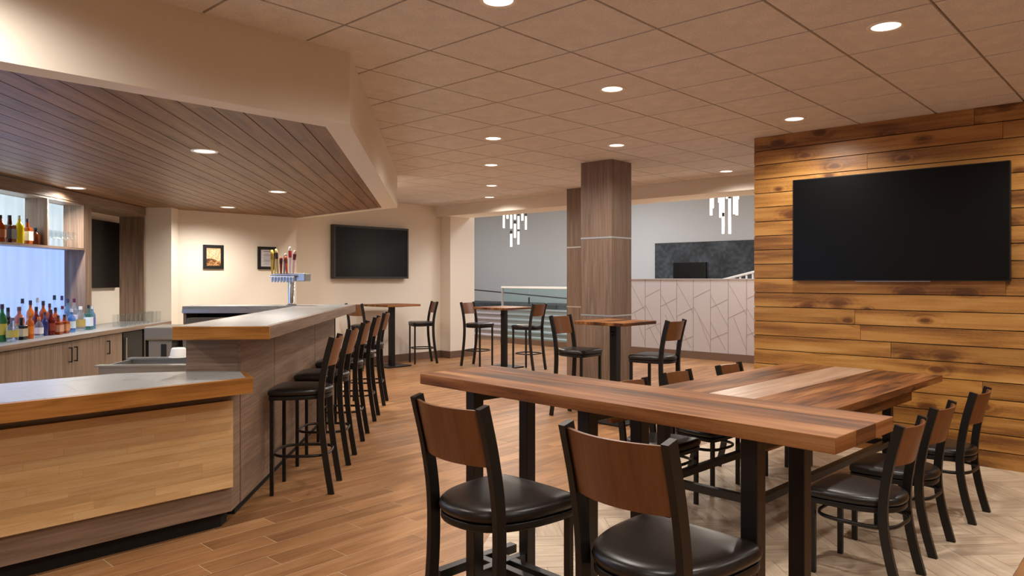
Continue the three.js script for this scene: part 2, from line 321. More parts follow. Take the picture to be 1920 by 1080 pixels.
{
  const r = rng(31), ang = THREE.MathUtils.degToRad(90 - 41.6), c = Math.cos(ang), s = Math.sin(ang), w = 0.138, g = 0.007;
  for (let k = -14; k < 48; k++) {
    const v0 = -0.4 + k * w, v1 = v0 + w - g;
    const q = (u, v) => [u * c - v * s, u * s + v * c];
    let cuts = [-4]; let x = 1.2 + r() * 3; while (x < 15) { cuts.push(x); x += 3 + r() * 2; } cuts.push(15);
    for (let i = 0; i + 1 < cuts.length; i++) {
      const P = clip([q(cuts[i], v0), q(cuts[i + 1] - 0.002, v0), q(cuts[i + 1] - 0.002, v1), q(cuts[i], v1)], IN);
      if (P.length < 3 || area(P) < 0.003) continue;
      slab('plank', P, H_SOF + 0.008, H_SOF + 0.03, M.plank[Math.floor(r() * 4)], soffit, ang, r() * 9, r() * 7);
    }
  }
}

/* ------------------------------------------------------------------ downlights */
function downlight(b, a, y, label, group, I, col) {
  const g = thing('downlight', label, 'downlight', b, a, { y, group });
  const ring = new THREE.LatheGeometry([[0.072, 0.004], [0.074, -0.004], [0.092, -0.006], [0.096, 0], [0.096, 0.004]].map((p) => new THREE.Vector2(...p)), 32);
  mesh('trim_ring', ring, M.rim, g);
  const l = mesh('lens', new THREE.CylinderGeometry(0.073, 0.073, 0.006, 32), lens, g); l.position.y = 0.001;
  const sp = new THREE.SpotLight(col, I, 0, THREE.MathUtils.degToRad(82), 0.5, 2); sp.position.y = -0.02; sp.shadow.radius = 3; sp.castShadow = true;
  sp.target.position.set(0, -2, 0); g.add(sp, sp.target); sp.name = 'lamp_light'; sp.target.name = 'lamp_target';
}
const mainSpots = [[2.57, 2.48], [4.26, 1.2], [4.33, 3.04], [6.2, 2.47], [5.07, 4.96], [6.19, 4.29], [6.24, 6.14], [8.64, 4.31], [6.3, 8.4], [7.63, 7.5], [8.7, 8.6],
  [0.9, 0.6], [2.6, 0.2], [6.1, 0.4], [4.3, -1.2], [1.6, -1.6], [0.5, 3.27], [-1.6, 0.6]];
for (const [b, a] of mainSpots) downlight(b, a, H_CEIL - 0.007, 'round recessed downlight glowing in the off-white tile ceiling', 'downlights in the tile ceiling', LAMP.main, LAMP.warm);
for (const [b, a] of [[2.38, 5.29], [4.03, 7.19], [4.46, 9.23], [2.44, 8.41], [0.2, 5.2]]) downlight(b, a, H_SOF + 0.007, 'round recessed downlight glowing in the brown plank ceiling of the bar', 'downlights in the plank ceiling', LAMP.bar, LAMP.warm);

/* ------------------------------------------------------------------ columns */
function column(name, b0, b1, a0, a1, label) {
  const g = thing(name, label, 'column', (b0 + b1) / 2, (a0 + a1) / 2, { kind: 'structure' });
  bx(g, 'core', M.black, b0 + 0.03, b1 - 0.03, 0, H_CEIL, a0 + 0.03, a1 - 0.03);
  for (const [y0, y1] of [[0.005, 1.06], [1.08, 1.962], [1.982, H_CEIL - 0.008]]) {
    bx(g, 'panel', M.laminate, b0, b1, y0, y1, a0, a0 + 0.02, { grain: 'y' }); bx(g, 'panel', M.laminate, b0, b1, y0, y1, a1 - 0.02, a1, { grain: 'y' });
    bx(g, 'panel', M.laminate, b0, b0 + 0.02, y0, y1, a0 + 0.021, a1 - 0.021, { grain: 'y' }); bx(g, 'panel', M.laminate, b1 - 0.02, b1, y0, y1, a0 + 0.021, a1 - 0.021, { grain: 'y' });
  }
  for (const y of [1.06, 1.962]) bx(g, 'metal_strip', M.brushed, b0 - 0.002, b1 + 0.002, y + 0.001, y + 0.019, a0 - 0.002, a1 + 0.002);
}
column('column', 6.87, 7.27, 4.83, 5.27, 'square brown laminate column with two metal strips beside a high table');
column('column', 8.72, 9.11, 6.54, 6.96, 'square brown laminate column standing at the lobby header');

/* ------------------------------------------------------------------ low bar counter */
{
  const g = thing('low_bar_counter', 'low bar counter with white top, wood edge and pale butcher-block front', 'bar counter', 0.8, 4.4);
  const p1 = D(4.66, -1.37), p2 = D(4.66, -1.7);
  slab('body', [[-0.4, 4.22], [2.062, 4.22], p1, p2, [1.6, 4.72], [-0.4, 4.72]], 0.1, 0.85, M.laminate, g, 0);
  slab('toe_kick', [[-0.4, 4.29], [2.03, 4.29], [2.1, 4.36], [1.6, 4.66], [-0.4, 4.66]], 0, 0.1, M.toe, g);
  bx(g, 'panel_backer', M.toe, -0.4, 2.05, 0.262, 0.762, 4.205, 4.22);
  const r = rng(63), rows = 12, h = (0.771 - 0.253) / rows;
  for (let k = 0; k < rows; k++) {
    let x = -0.4; let e = -0.4 + 0.15 + r() * 0.5;
    while (x < 2.057) {
      if (e > 1.93) e = 2.057;
      bx(g, 'stave', M.maple[Math.floor(r() * 5)], x, e - 0.0006, 0.253 + k * h, 0.253 + (k + 1) * h - 0.0006, 4.188, 4.206, { grain: 'x' });
      x = e; e += 0.3 + r() * 0.45;
    }
  }
  slab('countertop', [[-0.4, 4.032], [2.055, 4.032], p1, p2, [1.6, 4.78], [-0.4, 4.78]], 0.865, 0.922, M.quartz, g);
  slab('wood_edge', [[-0.4, 4.0], [2.085, 4.0], [2.06, 4.031], [-0.4, 4.031]], 0.832, 0.921, M.oak, g, 0, 0.3, 0.1);
  slab('wood_edge', [[2.086, 4.0], [2.20, 4.345], [2.165, 4.35], [2.058, 4.032]], 0.832, 0.921, M.oak, g, 1.2);
}

/* ------------------------------------------------------------------ tall bar counter on the diagonal */
{
  const g = dthing('tall_bar_counter', 'tall bar counter with white top and brown laminate front beside the stools', 'bar counter', 6.4, -1.45);
  bx(g, 'core', M.toe, -1.69, -1.385, 0.1, 1.12, 4.69, 8.09);
  bx(g, 'toe_kick', M.toe, -1.66, -1.43, 0, 0.1, 4.75, 8.05);
  bx(g, 'end_panel', M.laminate, -1.7, -1.386, 0.92, 1.128, 4.67, 4.69, { grain: 'x' });
  for (const [s0, s1] of [[4.67, 5.49], [5.502, 7.0], [7.012, 8.09]]) bx(g, 'front_panel', M.laminate, -1.385, -1.367, 0.1, 1.128, s0, s1, { grain: 'z' });
  bx(g, 'far_post', M.iron, -1.69, -1.36, 0, 1.128, 8.09, 8.11);
  bx(g, 'inner_panel', M.laminate, -1.7, -1.69, 0.1, 1.128, 4.69, 7.7, { grain: 'z' });
  bx(g, 'countertop', M.quartz, -1.695, -1.178, 1.16, 1.212, 4.532, 8.17);
  bx(g, 'wood_edge', M.oak, -1.72, -1.15, 1.13, 1.211, 4.5, 4.531, { grain: 'x', r: 0.004 });
  bx(g, 'side_edge', M.laminate, -1.178, -1.15, 1.13, 1.211, 4.532, 8.17, { grain: 'z', r: 0.004 });
  bx(g, 'inner_edge', M.laminate, -1.72, -1.695, 1.13, 1.211, 4.532, 7.72, { grain: 'z' });
}
{
  const g = dthing('bar_return', 'dark open return of the bar under a white top and tap tower', 'bar counter', 7.95, -2.3);
  bx(g, 'return_top', M.quartz, -2.86, -1.697, 1.18, 1.212, 7.75, 8.17);
  bx(g, 'return_edge', M.steel, -2.86, -1.72, 1.14, 1.18, 7.74, 7.77);
  bx(g, 'return_back', M.black, -2.86, -1.7, 0.05, 1.178, 8.1, 8.16);
  bx(g, 'return_side', M.laminate, -2.86, -2.83, 0.05, 1.178, 7.78, 8.1);
  bx(g, 'return_shelf', M.black, -2.83, -1.7, 0.6, 0.63, 7.8, 8.1);
}
{ // sloping ice-bin cover under the return
  const g = dthing('ice_bin', 'dark sloping ice bin cover under the bar return', 'ice bin', 7.56, -2.55);
  const sh = new THREE.Shape([[0, 0], [0.42, 0], [0.42, 0.2], [0.3, 0.2]].map((p) => new THREE.Vector2(...p)));
  const e = new THREE.ExtrudeGeometry(sh, { depth: 0.42, bevelEnabled: false }); e.rotateY(Math.PI / 2).translate(-0.19, 0.9, 0.3);
  mesh('cover', e, M.bezelG, g); bx(g, 'bin', M.steel, -2.74, -2.32, 0.0, 0.9, 7.44, 7.68);
}

/* ------------------------------------------------------------------ back bar */
const BF = -4.13, BB = -4.345, CT = 0.94;           // front plane, backlit plane, counter height
{
  const g = dthing('back_bar_cabinet', 'brown laminate back bar base cabinet with doors and dark pulls', 'cabinet', 7, -4.05);
  bx(g, 'carcass', M.laminate, -4.42, -3.845, 0.1, CT - 0.045, 3.4, 8.57, { grain: 'y' }); bx(g, 'plinth', M.toe, -4.4, -3.9, 0, 0.1, 3.4, 8.57);
  const cuts = [3.4, 4.24, 4.92, 5.4, 6.12, 6.8, 7.49, 8.17, 8.57];
  for (let i = 0; i + 1 < cuts.length; i++) {
    const d = bx(g, 'door', M.laminate, -3.845, -3.825, 0.12, CT - 0.06, cuts[i] + 0.002, cuts[i + 1] - 0.002, { grain: 'y' });
    const s = i === cuts.length - 2 ? cuts[i] + 0.045 : (i % 2 ? cuts[i + 1] - 0.05 : cuts[i] + 0.05);
    const bar = new RoundedBoxGeometry(0.01, 0.15, 0.014, 2, 0.003); const foot1 = new THREE.BoxGeometry(0.03, 0.01, 0.012).translate(-0.018, 0.068, 0), foot2 = foot1.clone().translate(0, -0.136, 0);
    const h = mesh('handle', mergeGeometries([bar.flat0(), foot1.flat0(), foot2.flat0()]), M.iron, d); h.position.set(0.04, 0.25, -(s - (cuts[i] + cuts[i + 1]) / 2));
  }
}
{
  const g = dthing('back_bar_countertop', 'long pale stone back bar top under the bottles', 'countertop', 7, -4.05);
  bx(g, 'stone_top', M.quartz, -4.42, -3.79, CT - 0.042, CT, 3.4, 9.86, { r: 0.004 }); bx(g, 'front_edge', M.laminate, -3.79, -3.775, CT - 0.045, CT - 0.001, 3.4, 9.86, { grain: 'z' });
}
{
  const g = dthing('back_bar_hutch', 'brown laminate back bar hutch with open cubbies and a frieze', 'shelf unit', 7, -4.2);
  const y0 = 1.81, y1 = 2.325;
  bx(g, 'frieze', M.laminate, BF - 0.03, BF + 0.012, y1, H_SOF, 1.6, 9.9, { grain: 'z' });
  bx(g, 'cubby_top', M.laminate, BB, BF, y1 - 0.022, y1, 3.0, 8.36, { grain: 'z' }); bx(g, 'cubby_shelf', M.laminate, BB, BF, y0, y0 + 0.022, 3.0, 8.36, { grain: 'z' });
  for (const s of [3.05, 4.0, 4.9, 5.9, 6.78, 7.64, 8.35]) bx(g, 'divider', M.laminate, BB, BF, y0 + 0.022, y1 - 0.022, s - 0.011, s + 0.011, { grain: 'y' });
}
{
  const y1 = 2.325, g = dthing('recess_surround', 'brown laminate surround of the television recess in the back bar', 'surround', 9.1, -4.2);
  bx(g, 'pilaster', M.laminate, BB - 0.08, BF, CT, y1, 8.37, 8.51, { grain: 'y' });
  bx(g, 'end_panel', M.laminate, -4.44, BF, CT, y1, 9.87, 9.9, { grain: 'y' });
  bx(g, 'recess_ceiling', M.laminate, -4.44, BF, y1 - 0.02, y1, 8.51, 9.87, { grain: 'z' });
}
{
  const emisBlue = new THREE.Color(0.36, 0.52, 1.0), emisWhite = new THREE.Color(0.72, 0.86, 0.95);
  const g = dthing('backlit_panel', 'glowing blue backlit glass panel behind the bottles', 'light panel', 6, BB - 0.03);
  const streak = (() => { const r = rng(3), L = lattice(40, 3, 17); const N = 256, d = new Uint8Array(N * N * 4); for (let y = 0; y < N; y++) for (let x = 0; x < N; x++) { const k = 234 + 21 * sample(L, x / N * 40, y / N * 3); const i = (y * N + x) * 4; d[i] = d[i + 1] = d[i + 2] = k; d[i + 3] = 255; } const t = dataTex(N, N, d); t.repeat.set(0.5, 0.5); return t; })();
  bx(g, 'lower_glass', std({ color: 0x222222, roughness: 0.25, emissive: emisBlue, emissiveMap: streak, emissiveIntensity: 1.25 }), BB - 0.03, BB, CT, 1.81, 2.4, 8.36, { grain: 'z' });
  bx(g, 'upper_glass', std({ color: 0x222222, roughness: 0.25, emissive: emisWhite, emissiveMap: streak, emissiveIntensity: 1.0 }), BB - 0.03, BB - 0.001, 1.833, 2.3, 2.4, 8.36, { grain: 'z' });
  for (const [s0, s1, y0, y1, c, I] of [[4.4, 8.3, 0.98, 1.79, emisBlue, 0.6], [4.4, 8.3, 1.85, 2.28, emisWhite, 1.2]]) {
    const L = new THREE.RectAreaLight(c, I, s1 - s0, y1 - y0); L.position.set(0.034, (y0 + y1) / 2, -((s0 + s1) / 2 - 6)); L.lookAt(new THREE.Vector3(0, 0, 0)); L.rotation.set(0, -Math.PI / 2, 0); L.name = 'panel_light'; L.castShadow = true; g.add(L);
  }
}

/* ------------------------------------------------------------------ televisions */
function television(name, label, w, h, dep, place, o = {}) {
  const g = place(name, label); const m = o.bez || M.bezel, bz = o.bw || 0.008;   // local: screen faces -z
  const P = (n, mat, x, y, z, sx, sy, sz, r) => { const q = mesh(n, r ? new RoundedBoxGeometry(sx, sy, sz, 2, r) : new THREE.BoxGeometry(sx, sy, sz), mat, g); q.position.set(x, y, z); return q; };
  P('housing', m, 0, h / 2, dep * 0.55, w, h, dep * 0.86, 0.004);
  P('screen', M.screen, 0, h / 2, dep * 0.1, w - 2 * bz, h - 2 * bz, 0.006);
  P('bezel', m, 0, h - bz / 2, dep * 0.06, w, bz, dep * 0.12); P('bezel', m, 0, bz / 2, dep * 0.06, w, bz, dep * 0.12);
  P('bezel', m, -w / 2 + bz / 2, h / 2, dep * 0.06, bz, h - 2 * bz, dep * 0.12); P('bezel', m, w / 2 - bz / 2, h / 2, dep * 0.06, bz, h - 2 * bz, dep * 0.12);
  if (o.lip) P('lip', M.steel, 0, -0.003, dep * 0.2, w * 0.35, 0.006, 0.012);
  return g;
}
television('television', 'big black flat television on the pine board wall', 1.69, 0.935, 0.045, (n, l) => thing(n, l, 'television', 6.742, 1.855, { y: 1.478, turn: Math.PI / 2, local: true }), { lip: true });
television('television', 'black television with a broad frame on the beige wall beyond the bar', 1.57, 0.9, 0.1, (n, l) => thing(n, l, 'television', 7.59, 10.335, { y: 1.495, local: true, turn: Math.PI }), { bez: M.bezelG, bw: 0.035 });
television('television', 'black television in the recess at the end of the back bar', 1.2, 0.83, 0.05, (n, l) => dthing(n, l, 'television', 9.15, -4.385, { y: 1.383, local: true, turn: -Math.PI / 2 }), {});
television('television', 'small black television on the dark slate panel in the lobby', 0.88, 0.56, 0.06, (n, l) => thing(n, l, 'television', 15.9, 8.9, { y: 1.33, turn: Math.PI / 2, local: true }), {});

/* ------------------------------------------------------------------ framed pictures */
function picture(b0, b1, label, draw) {
  const y0 = 1.634, y1 = 1.97, g = thing('picture_frame', label, 'picture', (b0 + b1) / 2, 10.055, {}), f = 0.042;
  for (const [x0, x1, ya, yb] of [[b0, b1, y1 - f, y1], [b0, b1, y0, y0 + f], [b0, b0 + f, y0 + f, y1 - f], [b1 - f, b1, y0 + f, y1 - f]]) bx(g, 'frame_bar', M.black, x0, x1, ya, yb, 10.03, 10.058, { r: 0.003 });
  const pl = mesh('print', new THREE.PlaneGeometry(b1 - b0 - 2 * f + 0.01, y1 - y0 - 2 * f + 0.01), std({ map: canvasTex(128, 160, draw), roughness: 0.5 }), g);
  pl.position.set(0, (y0 + y1) / 2, 0.012); bx(g, 'backing', M.bezelG, b0 + 0.01, b1 - 0.01, y0 + 0.01, y1 - 0.01, 10.045, 10.058);
}
picture(4.5, 4.79, 'small black frame with an amber and brown picture on the wall', (c, w, h) => {
  c.fillStyle = '#e3c197'; c.fillRect(0, 0, w, h); const r = rng(4);
  for (let i = 0; i < 60; i++) { c.strokeStyle = ['#f2dcb8', '#d8a870', '#c58e55', '#efe0c4'][i % 4]; c.lineWidth = 3; c.beginPath(); c.moveTo(w * r(), h * r()); c.lineTo(w * r(), h * r() * 0.7); c.stroke(); }
  c.fillStyle = '#5a3518'; c.beginPath(); c.moveTo(0, h * 0.62); c.quadraticCurveTo(w * 0.5, h * 0.5, w, h * 0.86); c.lineTo(w, h); c.lineTo(0, h); c.fill();
  for (let i = 0; i < 30; i++) { c.strokeStyle = ['#c98d4f', '#7d4c22', '#e2b680'][i % 3]; c.beginPath(); c.moveTo(w * r(), h * (0.65 + 0.35 * r())); c.lineTo(w * r(), h * (0.65 + 0.35 * r())); c.stroke(); }
});
picture(5.31, 5.6, 'small black frame with a printed certificate on the wall', (c, w, h) => {
  c.fillStyle = '#cfcdd0'; c.fillRect(0, 0, w, h); c.fillStyle = '#77757a'; const r = rng(8);
  c.fillRect(30, 18, 68, 7); for (let i = 0; i < 9; i++) { const l = 40 + r() * 50; c.fillRect(64 - l / 2, 38 + i * 12, l, i % 4 === 1 ? 6 : 3); }
});

/* ------------------------------------------------------------------ seats */
function sweepYZ(pts, hx, hz) {             // rectangular bar bent in the yz plane
  const pos = [], quad = (a, b, c, d) => pos.push(...a, ...b, ...c, ...a, ...c, ...d), ring = [];
  for (let i = 0; i < pts.length; i++) {
    const p = pts[Math.max(0, i - 1)], q = pts[Math.min(pts.length - 1, i + 1)]; let ty = q[0] - p[0], tz = q[1] - p[1]; const L = Math.hypot(ty, tz); ty /= L; tz /= L;
    const ny = -tz, nz = ty, [y, z] = pts[i];
    ring.push([[-hx, y - ny * hz, z - nz * hz], [hx, y - ny * hz, z - nz * hz], [hx, y + ny * hz, z + nz * hz], [-hx, y + ny * hz, z + nz * hz]]);
  }
  for (let i = 0; i + 1 < ring.length; i++) for (let k = 0; k < 4; k++) quad(ring[i][k], ring[i + 1][k], ring[i + 1][(k + 1) % 4], ring[i][(k + 1) % 4]);
  const e = ring[ring.length - 1]; quad(e[0], e[3], e[2], e[1]); quad(...ring[0]);
  const g = new THREE.BufferGeometry(); g.setAttribute('position', new THREE.Float32BufferAttribute(pos, 3)); g.computeVertexNormals(); const out = toCreasedNormals(g, 0.5); out.setAttribute('uv', new THREE.Float32BufferAttribute(new Float32Array(out.attributes.position.count * 2), 2)); return out;
}
const seatOutline = (() => {
  const s = new THREE.Shape(), F = -0.185, X = 0.212;
  s.moveTo(0, F - 0.012); s.quadraticCurveTo(X * 0.6, F - 0.01, X - 0.035, F); s.quadraticCurveTo(X, F, X, F + 0.04); s.bezierCurveTo(X, 0.06, X * 0.86, 0.225, 0, 0.225);
  s.bezierCurveTo(-X * 0.86, 0.225, -X, 0.06, -X, F + 0.04); s.quadraticCurveTo(-X, F, -X + 0.035, F); s.quadraticCurveTo(-X * 0.6, F - 0.01, 0, F - 0.012);
  const p = s.getSpacedPoints(56); p.pop(); return p;
})();
function layered(outline, layers) {        // closed puffy solid from scaled copies of an outline: [scale, y]
  const pos = [], n = outline.length, idx = [];
  for (const [k, y] of layers) for (const p of outline) pos.push(p.x * k, y, (p.y + 0.01) * k - 0.01);
  for (let l = 0; l + 1 < layers.length; l++) for (let i = 0; i < n; i++) { const a = l * n + i, b = l * n + (i + 1) % n, c = a + n, d = b + n; idx.push(a, c, b, b, c, d); }
  const g = new THREE.BufferGeometry(); g.setAttribute('position', new THREE.Float32BufferAttribute(pos, 3)); g.setIndex(idx); g.computeVertexNormals();
  const uv = new Float32Array(pos.length / 3 * 2); for (let i = 0; i < uv.length / 2; i++) { uv[2 * i] = pos[3 * i]; uv[2 * i + 1] = pos[3 * i + 2]; } g.setAttribute('uv', new THREE.BufferAttribute(uv, 2)); return g;
}
const cushionGeo = layered(seatOutline, [[0.001, -0.05], [0.95, -0.05], [1.0, -0.038], [1.015, -0.026], [0.995, -0.012], [0.95, -0.003], [0.86, 0.002], [0.7, 0.005], [0.4, 0.007], [0.001, 0.007]]);
const panGeo = layered(seatOutline, [[0.001, -0.075], [0.97, -0.075], [0.985, -0.07], [0.985, -0.052], [0.97, -0.049], [0.001, -0.049]]);
function backPanel(y0, y1, z0, z1, hw, bow, th) {
  const N = 18, R = 6, pos = [], uv = [], idx = [];
  const P = (i, j, side) => { const x = -hw + 2 * hw * i / N, f = j / R, y = y0 + (y1 - y0) * f, z = z0 + (z1 - z0) * f + bow * (1 - (x / hw) ** 2) + side * th / 2; pos.push(x, y, z); uv.push(y * 1.0, x * 1.0 + side); };
  for (const side of [-1, 1]) for (let j = 0; j <= R; j++) for (let i = 0; i <= N; i++) P(i, j, side);
  const V = (i, j, k) => k * (N + 1) * (R + 1) + j * (N + 1) + i;
  for (let j = 0; j < R; j++) for (let i = 0; i < N; i++) { idx.push(V(i, j, 0), V(i, j + 1, 0), V(i + 1, j, 0), V(i + 1, j, 0), V(i, j + 1, 0), V(i + 1, j + 1, 0)); idx.push(V(i, j, 1), V(i + 1, j, 1), V(i, j + 1, 1), V(i + 1, j, 1), V(i + 1, j + 1, 1), V(i, j + 1, 1)); }
  for (let i = 0; i < N; i++) { idx.push(V(i, R, 0), V(i, R, 1), V(i + 1, R, 0), V(i + 1, R, 0), V(i, R, 1), V(i + 1, R, 1)); idx.push(V(i, 0, 0), V(i + 1, 0, 0), V(i, 0, 1), V(i + 1, 0, 0), V(i + 1, 0, 1), V(i, 0, 1)); }
  for (let j = 0; j < R; j++) { idx.push(V(0, j, 0), V(0, j, 1), V(0, j + 1, 0), V(0, j, 1), V(0, j + 1, 1), V(0, j + 1, 0)); idx.push(V(N, j, 0), V(N, j + 1, 0), V(N, j, 1), V(N, j, 1), V(N, j + 1, 0), V(N, j + 1, 1)); }
  const g = new THREE.BufferGeometry(); g.setAttribute('position', new THREE.Float32BufferAttribute(pos, 3)); g.setAttribute('uv', new THREE.Float32BufferAttribute(uv, 2)); g.setIndex(idx); g.computeVertexNormals(); return toCreasedNormals(g, 0.6);
}
function makeSeat(kind, seatH, backH, ringH) {
  const g = new THREE.Group();
  const st = seatH, top = st + backH, curve = new THREE.CatmullRomCurve3([[0, 0.245], [st * 0.35, 0.205], [st * 0.7, 0.178], [st, 0.178], [st + backH * 0.5, 0.205], [top, 0.25]].map(([y, z]) => new THREE.Vector3(0, y, z)));
  const pts = curve.getPoints(26).map((v) => [v.y, v.z]), post = sweepYZ(pts, 0.0115, 0.021);
  for (const x of [-0.172, 0.172]) { const p = mesh('back_post', post, M.iron, g); p.position.x = x; }
  const c = mesh('cushion', cushionGeo, M.vinyl, g); c.position.y = st; const pan = mesh('seat_pan', panGeo, M.iron, g); pan.position.y = st;
  const ph = 0.19, zAt = (y) => 0.205 + (0.25 - 0.205) * (y - st - backH * 0.5) / (backH * 0.5);
  mesh('backrest', backPanel(top - ph - 0.012, top - 0.012, zAt(top - ph), zAt(top), 0.165, 0.042, 0.013), M.walnut, g);
  const leg = new RoundedBoxGeometry(0.026, st - 0.07, 0.026, 2, 0.003);
  for (const x of [-0.178, 0.178]) { const l = mesh('front_leg', leg, M.iron, g); l.position.set(x, (st - 0.07) / 2, -0.158); }
  const ring = []; for (let i = 0; i < 40; i++) { const q = i / 40 * Math.PI * 2, e = 2 / 3.2, cx = Math.cos(q), sz = Math.sin(q); ring.push(new THREE.Vector3(Math.sign(cx) * Math.abs(cx) ** e * 0.183, 0, Math.sign(sz) * Math.abs(sz) ** e * 0.193 + 0.024)); }
  const rg = new THREE.TubeGeometry(new THREE.CatmullRomCurve3(ring, true), 64, 0.0085, 6, true); rg.scale(1, 1.25, 1);
  const rm = mesh('foot_ring', rg, M.iron, g); rm.position.y = ringH; return g;
}
const proto = { dining: makeSeat('dining', 0.44, 0.365, 0.3), bar: makeSeat('bar', 0.735, 0.355, 0.27) };
function seat(kind, name, label, b, a, fb, fa, group) {      // (fb, fa) = the way it faces
  const g = proto[kind].clone(); g.name = numbered(name); g.position.set(b, 0, -a); g.rotation.y = Math.atan2(-fb, fa); tag(g, label, 'chair', group); scene.add(g); return g;
}
// at the tall bar
['first', 'second', 'third', 'fourth', 'fifth'].forEach((w, i) => {
  const s = [5.31, 6.1, 6.96, 7.9, 8.84][i], [b, a] = D(s, -1.135); seat('bar', 'bar_stool', w + ' bar stool from the low counter along the tall bar', b, a, -CD, SD, 'bar stools along the tall bar');
});
// at the narrow bar-height table
seat('bar', 'bar_stool', 'bar stool with black seat at the narrow table, beside the open floor', 1.89, 1.805, 1, -0.05, 'bar stools at the narrow table');
seat('bar', 'bar_stool', 'bar stool with black seat at the narrow table, beside its end legs', 1.865, 1.115, 1, -0.05, 'bar stools at the narrow table');
// dining chairs at the wide table
[[3.94, 1.24, 'nearest the narrow table'], [4.57, 1.24, 'in the middle of its row'], [5.33, 1.2, 'nearest the pine wall']].forEach(([b, a, w]) => seat('dining', 'dining_chair', 'dining chair on the open side of the wide table, ' + w, b, a, 0.04, 1, 'dining chairs in front of the wide table'));
[[4.2, 2.56, 'nearest the narrow table'], [4.83, 2.57, 'in the middle of its row'], [5.54, 2.5, 'nearest the pine wall']].forEach(([b, a, w]) => seat('dining', 'dining_chair', 'dining chair on the column side of the wide table, ' + w, b, a, -0.04, -1, 'dining chairs behind the wide table'));

/* ------------------------------------------------------------------ high pedestal tables with two stools each */
function highTable(label, b, a, size, h, turn) {
  const g = thing('pedestal_table', label, 'table', b, a, { turn, local: true, group: 'high pedestal tables' });
  bx(g, 'table_top', M.table[0], -size / 2, size / 2, h - 0.035, h, -size / 2, size / 2, { r: 0.006 });
  bx(g, 'mounting_plate', M.iron, -0.14, 0.14, h - 0.047, h - 0.035, -0.14, 0.14); bx(g, 'post', M.iron, -0.042, 0.042, 0.02, h - 0.047, -0.042, 0.042, { r: 0.004 });
  bx(g, 'base_plate', M.iron, -0.24, 0.24, 0, 0.022, -0.24, 0.24, { r: 0.006 });
  const hook = mesh('bag_hook', new THREE.TorusGeometry(0.022, 0.006, 8, 16), M.iron, g); hook.position.set(-0.062, h - 0.13, 0);
}
highTable('high square pedestal table against the television wall', 7.72, 9.98, 0.7, 1.06, 0);
highTable('high square pedestal table in front of the lobby stairs', 8.9, 8.45, 0.74, 1.02, 0);
highTable('high square pedestal table beside the brown column', 6.35, 4.42, 0.62, 1.055, 0);
seat('bar', 'bar_stool', 'bar stool at the television wall table, on the bar side', 7.17, 10.0, 0.95, 0.2, 'bar stools at the wall table');
seat('bar', 'bar_stool', 'bar stool at the television wall table, on the pier side', 8.37, 9.98, -0.9, 0.42, 'bar stools at the wall table');
seat('bar', 'bar_stool', 'bar stool at the lobby stairs table, on the pier side', 8.77, 8.93, 0.15, -1, 'bar stools at the middle table');
seat('bar', 'bar_stool', 'bar stool at the lobby stairs table, on the column side', 8.96, 7.98, -0.1, 1, 'bar stools at the middle table');
seat('bar', 'bar_stool', 'bar stool at the column table, against the brown column', 6.32, 4.88, 0.05, -1, 'bar stools at the column table');
seat('bar', 'bar_stool', 'bar stool at the column table, facing the brown column', 6.37, 3.96, -0.03, 1, 'bar stools at the column table');

/* ------------------------------------------------------------------ narrow bar-height table */
{
  const g = thing('bar_table', 'narrow bar-height table with a thick reclaimed wood top and black legs', 'table', 2.3, 1.61, { turn: THREE.MathUtils.degToRad(-3), local: true });
  const hw = 0.22, hl = 0.925, top = 1.07, th = 0.046;
  [[-hw, -0.075], [-0.0745, 0.073], [0.0735, hw]].forEach(([x0, x1], i) => bx(g, 'top_board', M.table[[0, 1, 0][i]], x0, x1, top - th, top - [0, 0.0006, 0][i], -hl, hl, { grain: 'z', r: 0.002 }));
  const L = 0.055;
  for (const c2 of [-0.65, 0, 0.63]) {
    for (const x of [-0.15, 0.17]) bx(g, 'leg', M.iron, x - L / 2, x + L / 2, 0, top - th, c2 - L / 2, c2 + L / 2, { r: 0.004 });
    bx(g, 'top_bar', M.iron, -0.15, 0.17, top - th - 0.05, top - th, c2 - 0.02, c2 + 0.02, { r: 0.003 });
    bx(g, 'cross_bar', M.iron, -0.15, 0.17, 0.2, 0.245, c2 - 0.02, c2 + 0.02, { r: 0.003 });
  }
  for (const e of [-0.76, 0.75]) bx(g, 'foot_bar', M.iron, -0.26, 0.2, 0.205, 0.245, e - 0.022, e + 0.022, { r: 0.003 });
  for (const x of [-0.02, 0.06]) bx(g, 'stretcher', M.iron, x - 0.02, x + 0.02, 0.205, 0.244, -0.74, 0.73, { r: 0.003 });
}

